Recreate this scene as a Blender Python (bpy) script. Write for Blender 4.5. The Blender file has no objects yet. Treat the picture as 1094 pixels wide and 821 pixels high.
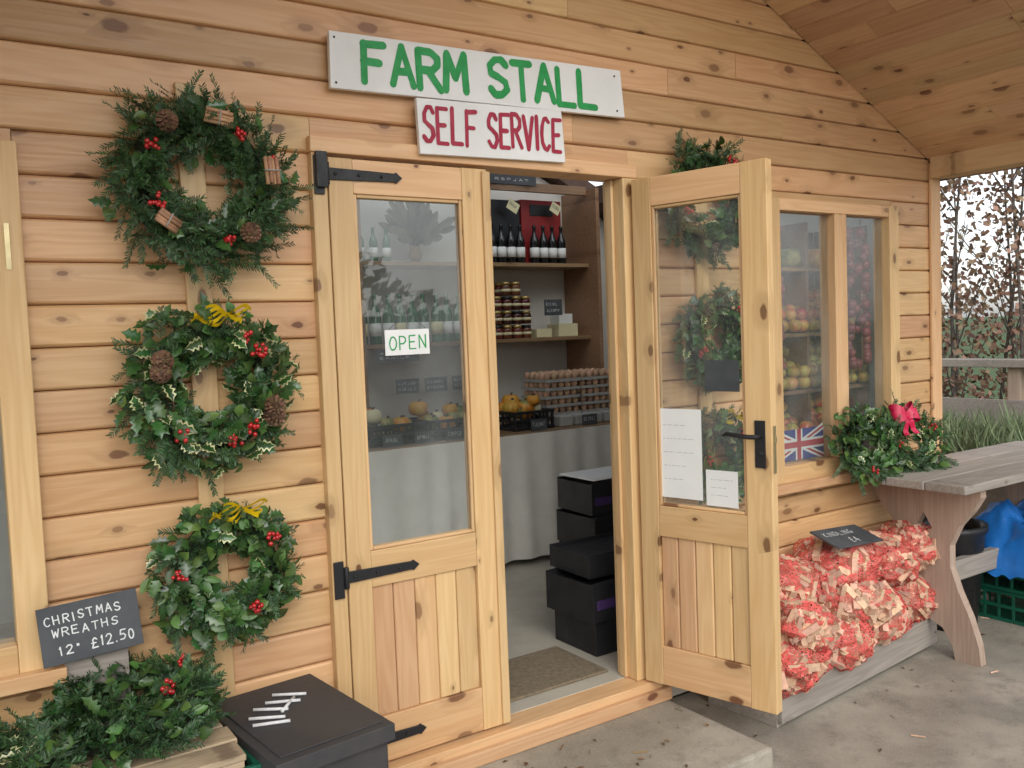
import bpy, math, random
from mathutils import Vector, Matrix, noise
random.seed(7)
R_=random.random; U=random.uniform
sc=bpy.context.scene
# ------------------------------------------------------------ materials
def nmat(name):
    m=bpy.data.materials.new(name); m.use_nodes=True
    nt=m.node_tree; b=nt.nodes['Principled BSDF']; return m,nt,b
def N(nt,t,**k):
    n=nt.nodes.new(t)
    for a,v in k.items(): setattr(n,a,v)
    return n
def math_(nt,op,a,b=None,c=None):
    n=nt.nodes.new('ShaderNodeMath'); n.operation=op
    for i,v in enumerate((a,b,c)):
        if v is None: continue
        if isinstance(v,(int,float)): n.inputs[i].default_value=v
        else: nt.links.new(v,n.inputs[i])
    return n.outputs[0]
def mixc(nt,f,a,b,mode='MIX'):
    n=nt.nodes.new('ShaderNodeMix'); n.data_type='RGBA'; n.blend_type=mode
    for i,v in ((0,f),(6,a),(7,b)):
        if isinstance(v,(int,float)): n.inputs[i].default_value=v
        elif isinstance(v,tuple): n.inputs[i].default_value=(v+(1,))[:4]
        else: nt.links.new(v,n.inputs[i])
    return n.outputs[2]
def mrange(nt,v,a,b,c=0,d=1,sm=True):
    n=nt.nodes.new('ShaderNodeMapRange'); n.interpolation_type='SMOOTHSTEP' if sm else 'LINEAR'
    nt.links.new(v,n.inputs[0])
    for i,x in enumerate((a,b,c,d)): n.inputs[i+1].default_value=x
    return n.outputs[0]
def mat(name,col,rough=.6,var=.25,scale=8,bump=0,metal=0,col2=None,isl=0.0,coat=0,bscale=None):
    m,nt,b=nmat(name)
    tc=N(nt,'ShaderNodeTexCoord'); no=N(nt,'ShaderNodeTexNoise')
    no.inputs['Scale'].default_value=scale; no.inputs['Detail'].default_value=4; no.inputs['Roughness'].default_value=.6
    nt.links.new(tc.outputs['Object'],no.inputs['Vector'])
    f=mrange(nt,no.outputs[0],.3,.7)
    c2=col2 or tuple(x*(1-var) for x in col)
    c=mixc(nt,f,tuple(col),tuple(c2))
    if isl:
        g=N(nt,'ShaderNodeNewGeometry')
        v=mrange(nt,g.outputs['Random Per Island'],0,1,1-isl,1+isl,False)
        h=N(nt,'ShaderNodeHueSaturation'); nt.links.new(c,h.inputs['Color']); nt.links.new(v,h.inputs['Value'])
        r2=math_(nt,'FRACT',math_(nt,'MULTIPLY',g.outputs['Random Per Island'],7.31))
        nt.links.new(mrange(nt,r2,0,1,.5-isl*.05,.5+isl*.05,False),h.inputs['Hue'])
        c=h.outputs[0]
    nt.links.new(c,b.inputs['Base Color'])
    nt.links.new(mrange(nt,no.outputs[0],.3,.7,max(rough-.08,.02),min(rough+.1,1)),b.inputs['Roughness'])
    b.inputs['Metallic'].default_value=metal
    b.inputs['Coat Weight'].default_value=coat
    if bump:
        n2=N(nt,'ShaderNodeTexNoise'); n2.inputs['Scale'].default_value=bscale or scale*5; n2.inputs['Detail'].default_value=4
        nt.links.new(tc.outputs['Object'],n2.inputs['Vector'])
        bp=N(nt,'ShaderNodeBump'); bp.inputs['Strength'].default_value=bump; bp.inputs['Distance'].default_value=.01
        nt.links.new(n2.outputs[0],bp.inputs['Height']); nt.links.new(bp.outputs[0],b.inputs['Normal'])
    return m
def wood(name,axis,cA=(.72,.45,.215),cB=(.59,.325,.135),knot=(.16,.06,.022),dens=.8,rough=.42,kscale=1.0,sat=.96,dd=.9,vv=(.80,1.10)):
    m,nt,b=nmat(name)
    tc=N(nt,'ShaderNodeTexCoord'); g=N(nt,'ShaderNodeNewGeometry'); ri=g.outputs['Random Per Island']
    s=N(nt,'ShaderNodeSeparateXYZ'); nt.links.new(tc.outputs['Object'],s.inputs[0])
    o={'x':(0,2,1),'y':(1,0,2),'z':(2,0,1)}[axis]
    L,C,D=[s.outputs[i] for i in o]
    L=math_(nt,'ADD',L,math_(nt,'MULTIPLY',ri,53.7))
    C=math_(nt,'ADD',C,math_(nt,'MULTIPLY',ri,17.3)); 
    def vec(a,bb,c):
        n=N(nt,'ShaderNodeCombineXYZ')
        nt.links.new(math_(nt,'MULTIPLY',L,a),n.inputs[0]); nt.links.new(math_(nt,'MULTIPLY',C,bb),n.inputs[1]); nt.links.new(math_(nt,'MULTIPLY',D,c),n.inputs[2])
        return n.outputs[0]
    warp=N(nt,'ShaderNodeTexNoise'); warp.inputs['Scale'].default_value=1; warp.inputs['Detail'].default_value=2; nt.links.new(vec(30,40,30),warp.inputs['Vector'])
    vo=N(nt,'ShaderNodeTexVoronoi'); vo.inputs['Scale'].default_value=1; vo.voronoi_dimensions='2D'
    nt.links.new(vec(4.0*kscale,8*kscale,dd),vo.inputs['Vector'])
    dist=math_(nt,'ADD',vo.outputs['Distance'],math_(nt,'MULTIPLY',math_(nt,'SUBTRACT',warp.outputs[0],.5),.09))
    sp=N(nt,'ShaderNodeSeparateColor'); nt.links.new(vo.outputs['Color'],sp.inputs[0])
    pres=math_(nt,'LESS_THAN',sp.outputs[0],dens)
    size=mrange(nt,math_(nt,'POWER',sp.outputs[1],1.7),0,1,.03,.14,False)
    kd=math_(nt,'DIVIDE',dist,size)
    kn=math_(nt,'MULTIPLY',mrange(nt,kd,1.25,.8),pres)
    ktone=mrange(nt,sp.outputs[2],0,1,.5,.97,False)
    halo=math_(nt,'MULTIPLY',mrange(nt,kd,4.0,.9),pres)
    nb=N(nt,'ShaderNodeTexNoise'); nb.inputs['Scale'].default_value=1; nb.inputs['Detail'].default_value=2
    nt.links.new(vec(.9,13,13),nb.inputs['Vector'])
    ph=math_(nt,'ADD',math_(nt,'MULTIPLY',nb.outputs[0],8.0),math_(nt,'MULTIPLY',halo,.9))
    band=math_(nt,'MULTIPLY_ADD',math_(nt,'SINE',math_(nt,'MULTIPLY',ph,6.283)),.5,.5)
    ns=N(nt,'ShaderNodeTexNoise'); ns.inputs['Scale'].default_value=1; ns.inputs['Detail'].default_value=2
    nt.links.new(vec(5,170,170),ns.inputs['Vector'])
    nl=N(nt,'ShaderNodeTexNoise'); nl.inputs['Scale'].default_value=1; nl.inputs['Detail'].default_value=0
    nt.links.new(vec(.7,3,3),nl.inputs['Vector'])
    f=math_(nt,'ADD',math_(nt,'MULTIPLY',band,.42),math_(nt,'MULTIPLY',ns.outputs[0],.55))
    f=math_(nt,'ADD',f,math_(nt,'MULTIPLY',math_(nt,'SUBTRACT',nl.outputs[0],.5),1.3))
    c=mixc(nt,math_(nt,'MINIMUM',math_(nt,'MAXIMUM',f,0.0),1.0),cA,cB)
    c=mixc(nt,math_(nt,'MULTIPLY',halo,.40),c,tuple(x*.62 for x in cB))
    c=mixc(nt,math_(nt,'MULTIPLY',kn,ktone),c,knot)
    h=N(nt,'ShaderNodeHueSaturation'); nt.links.new(c,h.inputs['Color'])
    nt.links.new(mrange(nt,ri,0,1,vv[0],vv[1],False),h.inputs['Value'])
    r2=math_(nt,'FRACT',math_(nt,'MULTIPLY',ri,9.7)); nt.links.new(mrange(nt,r2,0,1,.490,.508,False),h.inputs['Hue'])
    h.inputs['Saturation'].default_value=sat
    nt.links.new(h.outputs[0],b.inputs['Base Color'])
    nt.links.new(mrange(nt,ns.outputs[0],.3,.7,rough-.08,rough+.12),b.inputs['Roughness'])
    bp=N(nt,'ShaderNodeBump'); bp.inputs['Strength'].default_value=.25; bp.inputs['Distance'].default_value=.002
    nt.links.new(f,bp.inputs['Height']); nt.links.new(bp.outputs[0],b.inputs['Normal'])
    return m
pineH=wood('pine_cladding','x'); pineV=wood('pine_vertical','z',cA=(.74,.48,.235),cB=(.62,.355,.15),dens=.55)
pineHr=wood('pine_rail','x',cA=(.74,.48,.235),cB=(.62,.355,.15),dens=.45)
pineY=wood('pine_ceiling','y',cA=(.70,.45,.24),cB=(.57,.33,.15),dens=.7)
greyW=wood('weathered_wood','x',cA=(.42,.36,.30),cB=(.27,.225,.185),knot=(.08,.06,.05),sat=.85,rough=.75,dens=.4)
greyWz=wood('weathered_wood_v','z',cA=(.50,.37,.28),cB=(.36,.25,.185),knot=(.1,.06,.04),rough=.7,dens=.4)
shelfW=wood('shelf_wood','x',cA=(.34,.20,.10),cB=(.23,.125,.06),dens=.4)
kindM=mat('kindling_wood',(.70,.44,.30),.8,.3,30,isl=.28)
white=mat('white_paint',(.82,.81,.79),.5,.08,6,bump=.1,col2=(.75,.745,.72))
wallW=mat('interior_wall',(.70,.67,.61),.8,.1,3,bump=.1)
green=mat('green_paint',(.015,.33,.075),.5,.15,30); maroon=mat('maroon_paint',(.40,.015,.05),.5,.15,30)
black=mat('black_iron',(.015,.015,.017),.45,.3,20,bump=.1)
blackP=mat('black_plastic',(.016,.016,.018),.45,.3,10,bump=.1); chalk=mat('chalk',(.75,.75,.73),.9,.15,60)
slate=mat('slate_board',(.045,.05,.055),.7,.3,8,col2=(.085,.09,.095))
paper=mat('paper',(.80,.80,.77),.7,.06,5); paperY=mat('paper_cream',(.75,.68,.42),.7,.06,5)
ink=mat('ink',(.08,.08,.1),.7,.1,5)
needle=mat('fir_needles',(.045,.105,.03),.5,.4,20,isl=.5,col2=(.03,.07,.028))
core=mat('moss_core',(.02,.035,.012),.95,.5,60,bump=.8)
hollyM=mat('holly_leaf',(.03,.08,.022),.25,.4,20,isl=.45,col2=(.05,.11,.025),coat=.15)
ivyM=mat('ivy_leaf',(.075,.145,.03),.4,.4,20,isl=.5,col2=(.045,.095,.022))
varieg=mat('cream_leaf_edge',(.62,.62,.32),.35,.2,20,isl=.2)
berry=mat('red_berry',(.52,.012,.015),.2,.3,20,coat=.5)
coneM=mat('pine_cone',(.22,.12,.065),.7,.4,60,isl=.45); cinn=mat('cinnamon',(.52,.29,.16),.7,.3,40,isl=.2)
twigM=mat('twig',(.10,.06,.035),.8,.3,30,isl=.2)
yelR=mat('yellow_ribbon',(.88,.60,.01),.35,.15,10); redR=mat('red_ribbon',(.66,.01,.07),.3,.2,10)
plGreen=mat('green_plastic',(.01,.13,.075),.4,.3,8,bump=.05); tarp=mat('blue_tarp',(.02,.19,.6),.3,.3,6)
rust=mat('dark_painted_metal',(.034,.036,.040),.6,.3,4,bump=.35,metal=0,col2=(.062,.056,.053))
cloth=mat('cream_cloth',(.72,.69,.62),.9,.08,8,bump=.1); matM=mat('doormat',(.28,.22,.14),.95,.3,60,bump=.8)
orange=mat('squash_orange',(.65,.22,.02),.4,.3,14,col2=(.55,.35,.05)); greenSq=mat('squash_green',(.08,.13,.03),.4,.4,14,col2=(.4,.35,.12))
apple=mat('apple',(.50,.06,.03),.3,.4,14,isl=.4,col2=(.45,.32,.06)); appleG=mat('apple_green',(.40,.40,.08),.3,.3,14,isl=.3,col2=(.5,.2,.06))
onion=mat('onion',(.27,.05,.05),.35,.4,14,isl=.3); eggM=mat('egg',(.60,.37,.23),.5,.2,10,isl=.25); card=mat('egg_tray_card',(.40,.39,.36),.9,.2,10)
bgreen=mat('bottle_green',(.02,.15,.05),.08,.3,4,coat=.5); bdark=mat('bottle_dark',(.012,.012,.012),.08,.3,4)
jam=mat('jam',(.12,.03,.015),.1,.3,10,isl=.5,coat=.4); gold=mat('jar_lid',(.55,.40,.14),.3,.1,10,metal=.6)
redCase=mat('red_case',(.30,.02,.02),.5,.2,8); purple=mat('purple_print',(.06,.03,.12),.5,.2,8)
grassM=mat('grass',(.07,.12,.03),.9,.4,3,bump=.5,col2=(.04,.08,.02)); lav=mat('lavender_leaf',(.14,.21,.09),.7,.4,10,isl=.4,col2=(.2,.23,.12))
brownL=mat('beech_leaf',(.34,.19,.13),.6,.4,3,isl=.5,col2=(.27,.18,.11)); barkM=mat('bark',(.17,.14,.12),.9,.4,20)
deadL=mat('dead_leaf',(.20,.11,.05),.7,.4,9,isl=.5)
roofM=mat('roof_tile',(.12,.07,.05),.8,.3,5,bump=.3); dark=mat('dark_void',(.02,.017,.015),.9,.2,5)
fBlue=mat('flag_blue',(.02,.04,.25),.7,.1,5); fRed=mat('flag_red',(.5,.02,.03),.7,.1,5); brass=mat('lock_brass',(.55,.45,.25),.3,.1,8,metal=.8)
wicker=mat('wicker',(.30,.19,.09),.8,.4,60,bump=.5); netcore=mat('net_core',(.42,.14,.11),.9,.4,20)
dried=mat('dried_leaf',(.16,.15,.10),.9); pencil=mat('pencil_grey',(.45,.45,.47),.8,.1,5)
# glass: thin pane, Schlick reflectance, faint uneven dusty film that paints in grey reflected haze
glass,nt,b=nmat('window_glass'); nt.nodes.remove(b)
tr=N(nt,'ShaderNodeBsdfTransparent'); gl=N(nt,'ShaderNodeBsdfGlossy'); gl.inputs['Roughness'].default_value=.015
tr.inputs[0].default_value=(.93,.95,.94,1)
g=N(nt,'ShaderNodeNewGeometry'); vm=N(nt,'ShaderNodeVectorMath',operation='DOT_PRODUCT'); nt.links.new(g.outputs['Incoming'],vm.inputs[0]); nt.links.new(g.outputs['Normal'],vm.inputs[1])
ca=math_(nt,'ABSOLUTE',vm.outputs['Value']); F=math_(nt,'MULTIPLY_ADD',math_(nt,'POWER',math_(nt,'SUBTRACT',1.0,ca),5.0),.95,.06)
mx=N(nt,'ShaderNodeMixShader'); nt.links.new(F,mx.inputs[0]); nt.links.new(tr.outputs[0],mx.inputs[1]); nt.links.new(gl.outputs[0],mx.inputs[2])
df=N(nt,'ShaderNodeBsdfDiffuse'); df.inputs[0].default_value=(.75,.77,.8,1)
tc=N(nt,'ShaderNodeTexCoord'); no=N(nt,'ShaderNodeTexNoise'); no.inputs['Scale'].default_value=3.5; no.inputs['Detail'].default_value=5; nt.links.new(tc.outputs['Object'],no.inputs['Vector'])
mx2=N(nt,'ShaderNodeMixShader'); nt.links.new(mrange(nt,no.outputs[0],.35,.7,.02,.075),mx2.inputs[0]); nt.links.new(mx.outputs[0],mx2.inputs[1]); nt.links.new(df.outputs[0],mx2.inputs[2])
nt.links.new(mx2.outputs[0],nt.nodes['Material Output'].inputs[0])
clearP,nt,b=nmat('added_clear_roof_sheet'); nt.nodes.remove(b); tr=N(nt,'ShaderNodeBsdfTransparent'); tr.inputs[0].default_value=(.66,.69,.70,1); nt.links.new(tr.outputs[0],nt.nodes['Material Output'].inputs[0])  # for the added roof opening that brightens the interior
net,nt,b=nmat('red_netting'); b.inputs['Base Color'].default_value=(.70,.115,.095,1); b.inputs['Roughness'].default_value=.45
tc=N(nt,'ShaderNodeTexCoord'); vo=N(nt,'ShaderNodeTexVoronoi'); vo.feature='DISTANCE_TO_EDGE'; vo.inputs['Scale'].default_value=95
nt.links.new(tc.outputs['Object'],vo.inputs['Vector'])
nz=N(nt,'ShaderNodeTexNoise'); nz.inputs['Scale'].default_value=11; nz.inputs['Detail'].default_value=1; nt.links.new(tc.outputs['Object'],nz.inputs['Vector'])
th=mrange(nt,nz.outputs[0],.36,.68,.085,.21)
nt.links.new(math_(nt,'LESS_THAN',vo.outputs['Distance'],th),b.inputs['Alpha'])
conc,nt,b=nmat('concrete'); tc=N(nt,'ShaderNodeTexCoord')
def nz_(s,d=6,r=.6):
    n=N(nt,'ShaderNodeTexNoise'); n.inputs['Scale'].default_value=s; n.inputs['Detail'].default_value=d; n.inputs['Roughness'].default_value=r
    nt.links.new(tc.outputs['Object'],n.inputs['Vector']); return n.outputs[0]
a1=nz_(1.6,4);a2=nz_(9,6,.7);a3=nz_(140,2)
c=mixc(nt,mrange(nt,a1,.35,.65),(.39,.35,.28),(.25,.225,.18)); c=mixc(nt,mrange(nt,a2,.45,.75,0,.6),c,(.14,.125,.10))
c=mixc(nt,mrange(nt,a3,.5,.75,0,.4),c,(.52,.47,.39))
nt.links.new(c,b.inputs['Base Color']); nt.links.new(mrange(nt,a1,.35,.6,.85,.6),b.inputs['Roughness'])
bp=N(nt,'ShaderNodeBump'); bp.inputs['Strength'].default_value=.6; bp.inputs['Distance'].default_value=.004
nt.links.new(math_(nt,'ADD',a2,math_(nt,'MULTIPLY',a3,.5)),bp.inputs['Height']); nt.links.new(bp.outputs[0],b.inputs['Normal'])
# ------------------------------------------------------------ mesh builder
class MB:
    def __init__(s): s.v=[];s.f=[];s.mi=[];s.ms=[];s.sm=[];s.M=None
    def m(s,mt):
        if mt not in s.ms: s.ms.append(mt)
        return s.ms.index(mt)
    def add(s,vs,fs,mt,smooth=False,M=None):
        o=len(s.v); i=s.m(mt)
        for p in vs:
            p=Vector(p)
            if M: p=M@p
            if s.M: p=s.M@p
            s.v.append(tuple(p))
        for f in fs: s.f.append(tuple(o+k for k in f)); s.mi.append(i); s.sm.append(smooth)
    def box(s,x0,x1,y0,y1,z0,z1,mt,M=None):
        s.add([(x0,y0,z0),(x1,y0,z0),(x1,y1,z0),(x0,y1,z0),(x0,y0,z1),(x1,y0,z1),(x1,y1,z1),(x0,y1,z1)],
          [(0,3,2,1),(4,5,6,7),(0,1,5,4),(1,2,6,5),(2,3,7,6),(3,0,4,7)],mt,False,M)
    def prism(s,prof,axis,a,b_,mt,M=None):
        n=len(prof); 
        def P(t,p): return {'x':(t,p[0],p[1]),'y':(p[0],t,p[1]),'z':(p[0],p[1],t)}[axis]
        s.add([P(a,p) for p in prof]+[P(b_,p) for p in prof],[tuple(range(n))[::-1],tuple(range(n,2*n))]+[(i,(i+1)%n,n+(i+1)%n,n+i) for i in range(n)],mt,False,M)
    def tube(s,pts,rs,mt,n=8,cap=True,smooth=True):
        pts=[Vector(p) for p in pts]; vs=[];fs=[]
        if not isinstance(rs,(list,tuple)): rs=[rs]*len(pts)
        for i,p in enumerate(pts):
            d=(pts[min(i+1,len(pts)-1)]-pts[max(i-1,0)]).normalized()
            u=d.orthogonal().normalized() if i==0 else (u-d*u.dot(d)).normalized()
            w=d.cross(u)
            for k in range(n):
                a=2*math.pi*k/n; vs.append(p+(u*math.cos(a)+w*math.sin(a))*rs[i])
        for i in range(len(pts)-1):
            for k in range(n): fs.append((i*n+k,i*n+(k+1)%n,(i+1)*n+(k+1)%n,(i+1)*n+k))
        if cap: fs+= [tuple(range(n))[::-1],tuple(range((len(pts)-1)*n,len(pts)*n))]
        s.add(vs,fs,mt,smooth)
    def lathe(s,prof,c,mt,n=14,M=None):
        vs=[];fs=[]
        for r,z in prof:
            for k in range(n):
                a=2*math.pi*k/n; vs.append((c[0]+r*math.cos(a),c[1]+r*math.sin(a),c[2]+z))
        for i in range(len(prof)-1):
            for k in range(n): fs.append((i*n+k,i*n+(k+1)%n,(i+1)*n+(k+1)%n,(i+1)*n+k))
        fs+=[tuple(range(n))[::-1],tuple(range((len(prof)-1)*n,len(prof)*n))]
        s.add(vs,fs,mt,True,M)
    def ball(s,c,r,mt,nu=8,nv=5,sc=(1,1,1),M=None):
        vs=[(c[0],c[1],c[2]-r*sc[2])];fs=[]
        for j in range(1,nv):
            t=math.pi*j/nv
            for k in range(nu):
                a=2*math.pi*k/nu; vs.append((c[0]+r*sc[0]*math.sin(t)*math.cos(a),c[1]+r*sc[1]*math.sin(t)*math.sin(a),c[2]-r*sc[2]*math.cos(t)))
        vs.append((c[0],c[1],c[2]+r*sc[2])); L=len(vs)-1
        for k in range(nu):
            fs.append((0,1+(k+1)%nu,1+k)); fs.append((L,L-nu+k,L-nu+(k+1)%nu))
            for j in range(nv-2): fs.append((1+j*nu+k,1+j*nu+(k+1)%nu,1+(j+1)*nu+(k+1)%nu,1+(j+1)*nu+k))
        s.add(vs,fs,mt,True,M)
    def obj(s,name,parent=None,bevel=0,W=None):
        me=bpy.data.meshes.new(name); me.from_pydata(s.v,[],s.f)
        for mt in s.ms: me.materials.append(mt)
        me.polygons.foreach_set('material_index',s.mi); me.polygons.foreach_set('use_smooth',s.sm); me.update()
        o=bpy.data.objects.new(name,me); sc.collection.objects.link(o)
        if parent: o.parent=parent
        if W: o.matrix_basis=W
        if bevel:
            bv=o.modifiers.new('b','BEVEL'); bv.width=bevel; bv.segments=2; bv.limit_method='ANGLE'; bv.angle_limit=.7
        return o
def empty(name):
    o=bpy.data.objects.new(name,None); sc.collection.objects.link(o); o.empty_display_size=.1; return o
def boxM(c,rot):
    return Matrix.Translation(Vector(c))@Matrix.Rotation(rot[2],4,'Z')@Matrix.Rotation(rot[1],4,'Y')@Matrix.Rotation(rot[0],4,'X')
ar=lambda cx,cy,rx,ry,a,b_,n=8:[(cx+rx*math.cos(math.radians(a+(b_-a)*i/n)),cy+ry*math.sin(math.radians(a+(b_-a)*i/n))) for i in range(n+1)]
Sc=[(.92,.85),(.7,.98),(.35,.98),(.08,.8),(.12,.6),(.5,.5),(.88,.38),(.95,.2),(.65,.02),(.3,.02),(.04,.16)]
GL={'F':[[(0,0),(0,1)],[(0,.98),(.9,1)],[(0,.52),(.7,.52)]],'A':[[(0,0),(.5,1),(1,0)],[(.22,.35),(.8,.35)]],
'R':[[(0,0),(0,1),(.6,1),(.9,.85),(.9,.65),(.6,.5),(0,.5)],[(.4,.5),(1,0)]],'M':[[(0,0),(.08,1),(.5,.35),(.92,1),(1,0)]],
'S':[Sc],'T':[[(.5,0),(.5,1)],[(0,1),(1,1)]],'L':[[(0,1),(0,0),(.9,0)]],'E':[[(.9,1),(0,1),(0,0),(.9,0)],[(0,.52),(.7,.52)]],
'V':[[(0,1),(.5,0),(1,1)]],'I':[[(.5,0),(.5,1)]],'C':[ar(.55,.5,.5,.5,50,310)],'O':[ar(.5,.5,.5,.5,0,360,12)],'0':[ar(.5,.5,.38,.5,0,360,12)],
'P':[[(0,0),(0,1),(.6,1),(.9,.85),(.9,.62),(.6,.45),(0,.45)]],'N':[[(0,0),(0,1),(.95,0),(.95,1)]],'H':[[(0,0),(0,1)],[(.9,0),(.9,1)],[(0,.5),(.9,.5)]],
'W':[[(0,1),(.25,0),(.5,.7),(.75,0),(1,1)]],'1':[[(.3,.8),(.55,1),(.55,0)]],'2':[[(.05,.8),(.3,1),(.7,1),(.88,.75),(.6,.4),(.05,0),(.95,0)]],
'5':[[(.9,1),(.15,1),(.1,.55),(.6,.6),(.92,.35),(.7,.03),(.1,.03)]],'4':[[(.7,0),(.7,1),(0,.35),(.95,.35)]],'K':[[(0,0),(0,1)],[(.9,1),(0,.45),(.95,0)]],
'D':[[(0,0),(0,1),(.5,1),(.9,.7),(.9,.3),(.5,0),(0,0)]],'G':[ar(.55,.5,.5,.5,50,340)+[(.55,.4)]],'\u00a3':[[(.9,.8),(.6,1),(.3,.8),(.35,.4),(.1,0),(.95,.03)],[(.05,.48),(.7,.48)]],
'.':[[(.45,0),(.55,.05)]],'"':[[(.3,1),(.3,.8)],[(.6,1),(.6,.8)]],'J':[[(.8,1),(.8,.2),(.5,0),(.1,.15)]],'U':[[(0,1),(0,.2),(.4,0),(.8,.15),(.9,1)]]}
def lettering(mb,s,o,ux,uz,n,h,w,gap,th,mt,jit=.03):
    o=Vector(o);ux=Vector(ux).normalized();uz=Vector(uz).normalized();n=Vector(n).normalized(); x=0;k=0
    for ch in s:
        if ch==' ': x+=w*.75; continue
        hw=w*(.35 if ch in 'I.' else .6 if ch in '1"' else 1)
        dz=U(-jit,jit)*h; rot=U(-jit,jit); k=0
        for st in GL.get(ch,[]):
            P=[]
            for (a,b_) in st:
                px=(a+U(-.02,.02))*hw if ch!='I' else hw*.5; py=(b_+U(-.015,.015))*h
                P.append(o+ux*(x+px+py*rot)+uz*(py+dz))
            for i in range(len(P)-1):
                d=(P[i+1]-P[i]); 
                if d.length<1e-6: continue
                d.normalize(); q=n.cross(d)*th*.5*U(.9,1.1); e=n*(.0006+.00006*k); k+=1
                mb.add([P[i]-q+e,P[i+1]-q+e,P[i+1]+q+e,P[i]+q+e],[(0,1,2,3)],mt)
            for p in P:
                e=n*(.0006+.00006*k); k+=1; q=n.cross(ux)
                mb.add([p+(ux*math.cos(a*math.pi/4)+q*math.sin(a*math.pi/4))*th*.5+e for a in range(8)],[tuple(range(8))],mt)
        x+=hw+gap
    return x
# ------------------------------------------------------------ building
stall=empty('farm_stall_building')
zc=lambda x: 3.664-abs(x-1.87)*.4815
XL,XR=-.76,4.51
OPEN=[(-.55,.235,.77,2.16),(1.06,2.37,.0,2.24),(3.16,4.11,.89,2.16)]
mb=MB(); pitch=.116; z=.115; row=0
def board(mb,x0,x1,z0,z1):
    g=.0010; w_=U(-.0015,.0015)
    pr=[(.024,z0+g),(.012,z0+g),(.003,z0+.005),(w_,z0+.010),(-.001+w_,(z0+z1)/2),(w_,z1-.009),(.003,z1-.004),(.012,z1-g),(.024,z1-g)] if z1-z0>.06 else [(.024,z0+g),(.004,z0+g),(.002,z1-g),(.024,z1-g)]
    mb.prism(pr,'x',x0+.0008,x1-.0008,pineH)
while z<3.66:
    z1=z+pitch
    xa,xb=XL,XR
    if z>2.38:
        dx=(3.664-z)/.4815; xa=max(XL,1.87-dx); xb=min(XR,1.87+dx)
    segs=[(xa,xb,z,z1)]
    for (a,b_,c0,c1) in OPEN:
        ns=[]
        for (p,q,u,v) in segs:
            if v<=c0 or u>=c1 or q<=a or p>=b_: ns.append((p,q,u,v)); continue
            if p<a: ns.append((p,a,u,v))
            if q>b_: ns.append((b_,q,u,v))
            if u<c0-.015: ns.append((max(p,a),min(q,b_),u,c0))
            if v>c1+.015: ns.append((max(p,a),min(q,b_),c1,v))
        segs=ns
    for (p,q,u,v) in segs:
        js=[j for j in ((.69,2.76) if z<2.3 else ()) if p<j<q]
        if z>2.3 and q-p>3: js=[[1.2,3.3],[2.6],[.8,3.0],[2.1]][row%4]; js=[j for j in js if p+.2<j<q-.2]
        e=[p]+js+[q]
        for i in range(len(e)-1): board(mb,e[i],e[i+1],u,v)
    z=z1; row+=1
mb.obj('wall_cladding',stall)
mb=MB()
def back(y0,y1,mt,e=0):
    mb.box(XL,OPEN[0][0]+e,y0,y1,.13,2.25,mt); mb.box(OPEN[0][0]+e,OPEN[0][1]-e,y0,y1,.13,OPEN[0][2]+e,mt); mb.box(OPEN[0][0]+e,OPEN[0][1]-e,y0,y1,OPEN[0][3]-e,2.25,mt)
    mb.box(OPEN[0][1]-e,OPEN[1][0]+e,y0,y1,.13,2.25,mt); mb.box(OPEN[1][1]-e,OPEN[2][0]+e,y0,y1,.13,2.25,mt)
    mb.box(OPEN[2][0]+e,OPEN[2][1]-e,y0,y1,.13,OPEN[2][2]+e,mt); mb.box(OPEN[2][0]+e,OPEN[2][1]-e,y0,y1,OPEN[2][3]-e,2.25,mt); mb.box(OPEN[2][1]-e,XR-.001,y0,y1,.13,2.25,mt)
    mb.prism([(XL,2.251),(XR-.001,2.251),(XR-.001,2.42),(1.87,3.69),(XL,2.42)],'y',y0,y1,mt)
back(.025,.08,dark); back(.081,.095,wallW)
mb.obj('front_wall_core',stall)
mb=MB()
mb.box(XR-.08,XR,.096,2.68,.1,2.42,pineH); mb.box(XR-.09,XR-.081,.096,2.6,.2,2.42,wallW)
mb.box(XL,XL+.08,.096,2.68,.1,2.42,wallW)
mb.prism([(XL+.08,.15),(XR-.081,.15),(XR-.081,2.42),(1.87,3.69),(XL+.08,2.42)],'y',2.6,2.68,wallW)
mb.obj('side_and_back_walls',stall)
mb=MB(); mb.box(XL+.02,XR-.03,.03,2.65,.05,.199,mat('interior_floor',(.46,.42,.34),.8,.2,3,bump=.2)); mb.obj('floor',stall)
mb=MB(); mb.box(XL+.03,XR-.04,.05,.3,.03,.12,dark); mb.obj('dark_gap_under_wall',stall)  # near-black box painted in for the shaded void under the wall
mb=MB()
mb.box(.655,.728,-.020,-.003,.2,2.37,pineV); mb.box(2.72,2.79,-.020,-.003,.2,2.37,pineV); 
mb.box(XR-.075,XR+.012,-.018,-.003,.10,2.41,pineV); mb.box(XR+.001,XR+.018,-.0025,.10,.10,2.41,pineV)
mb.obj('battens',stall,.003)
mb=MB(); L=lambda x:zc(x)+.022
def slab(xa,xb,ya,yb): mb.prism([(xa,L(xa)),(xb,L(xb)),(xb,L(xb)+.13),(xa,L(xa)+.13)],'y',ya,yb,roofM)
slab(1.871,4.66,-1.6,.30); slab(1.871,4.66,2.5,2.8); slab(4.25,4.66,.30,2.5); slab(1.871,1.95,.30,2.5)
slab(-.95,1.869,-1.6,.30); slab(-.95,1.869,2.5,2.8); slab(-.95,-.5,.30,2.5); slab(1.79,1.869,.30,2.5)
for x in (.2,1.0,2.7,3.5): slab(x,x+.06,.30,2.5)
mb.obj('roof',stall)
mb=MB(); 
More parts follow.
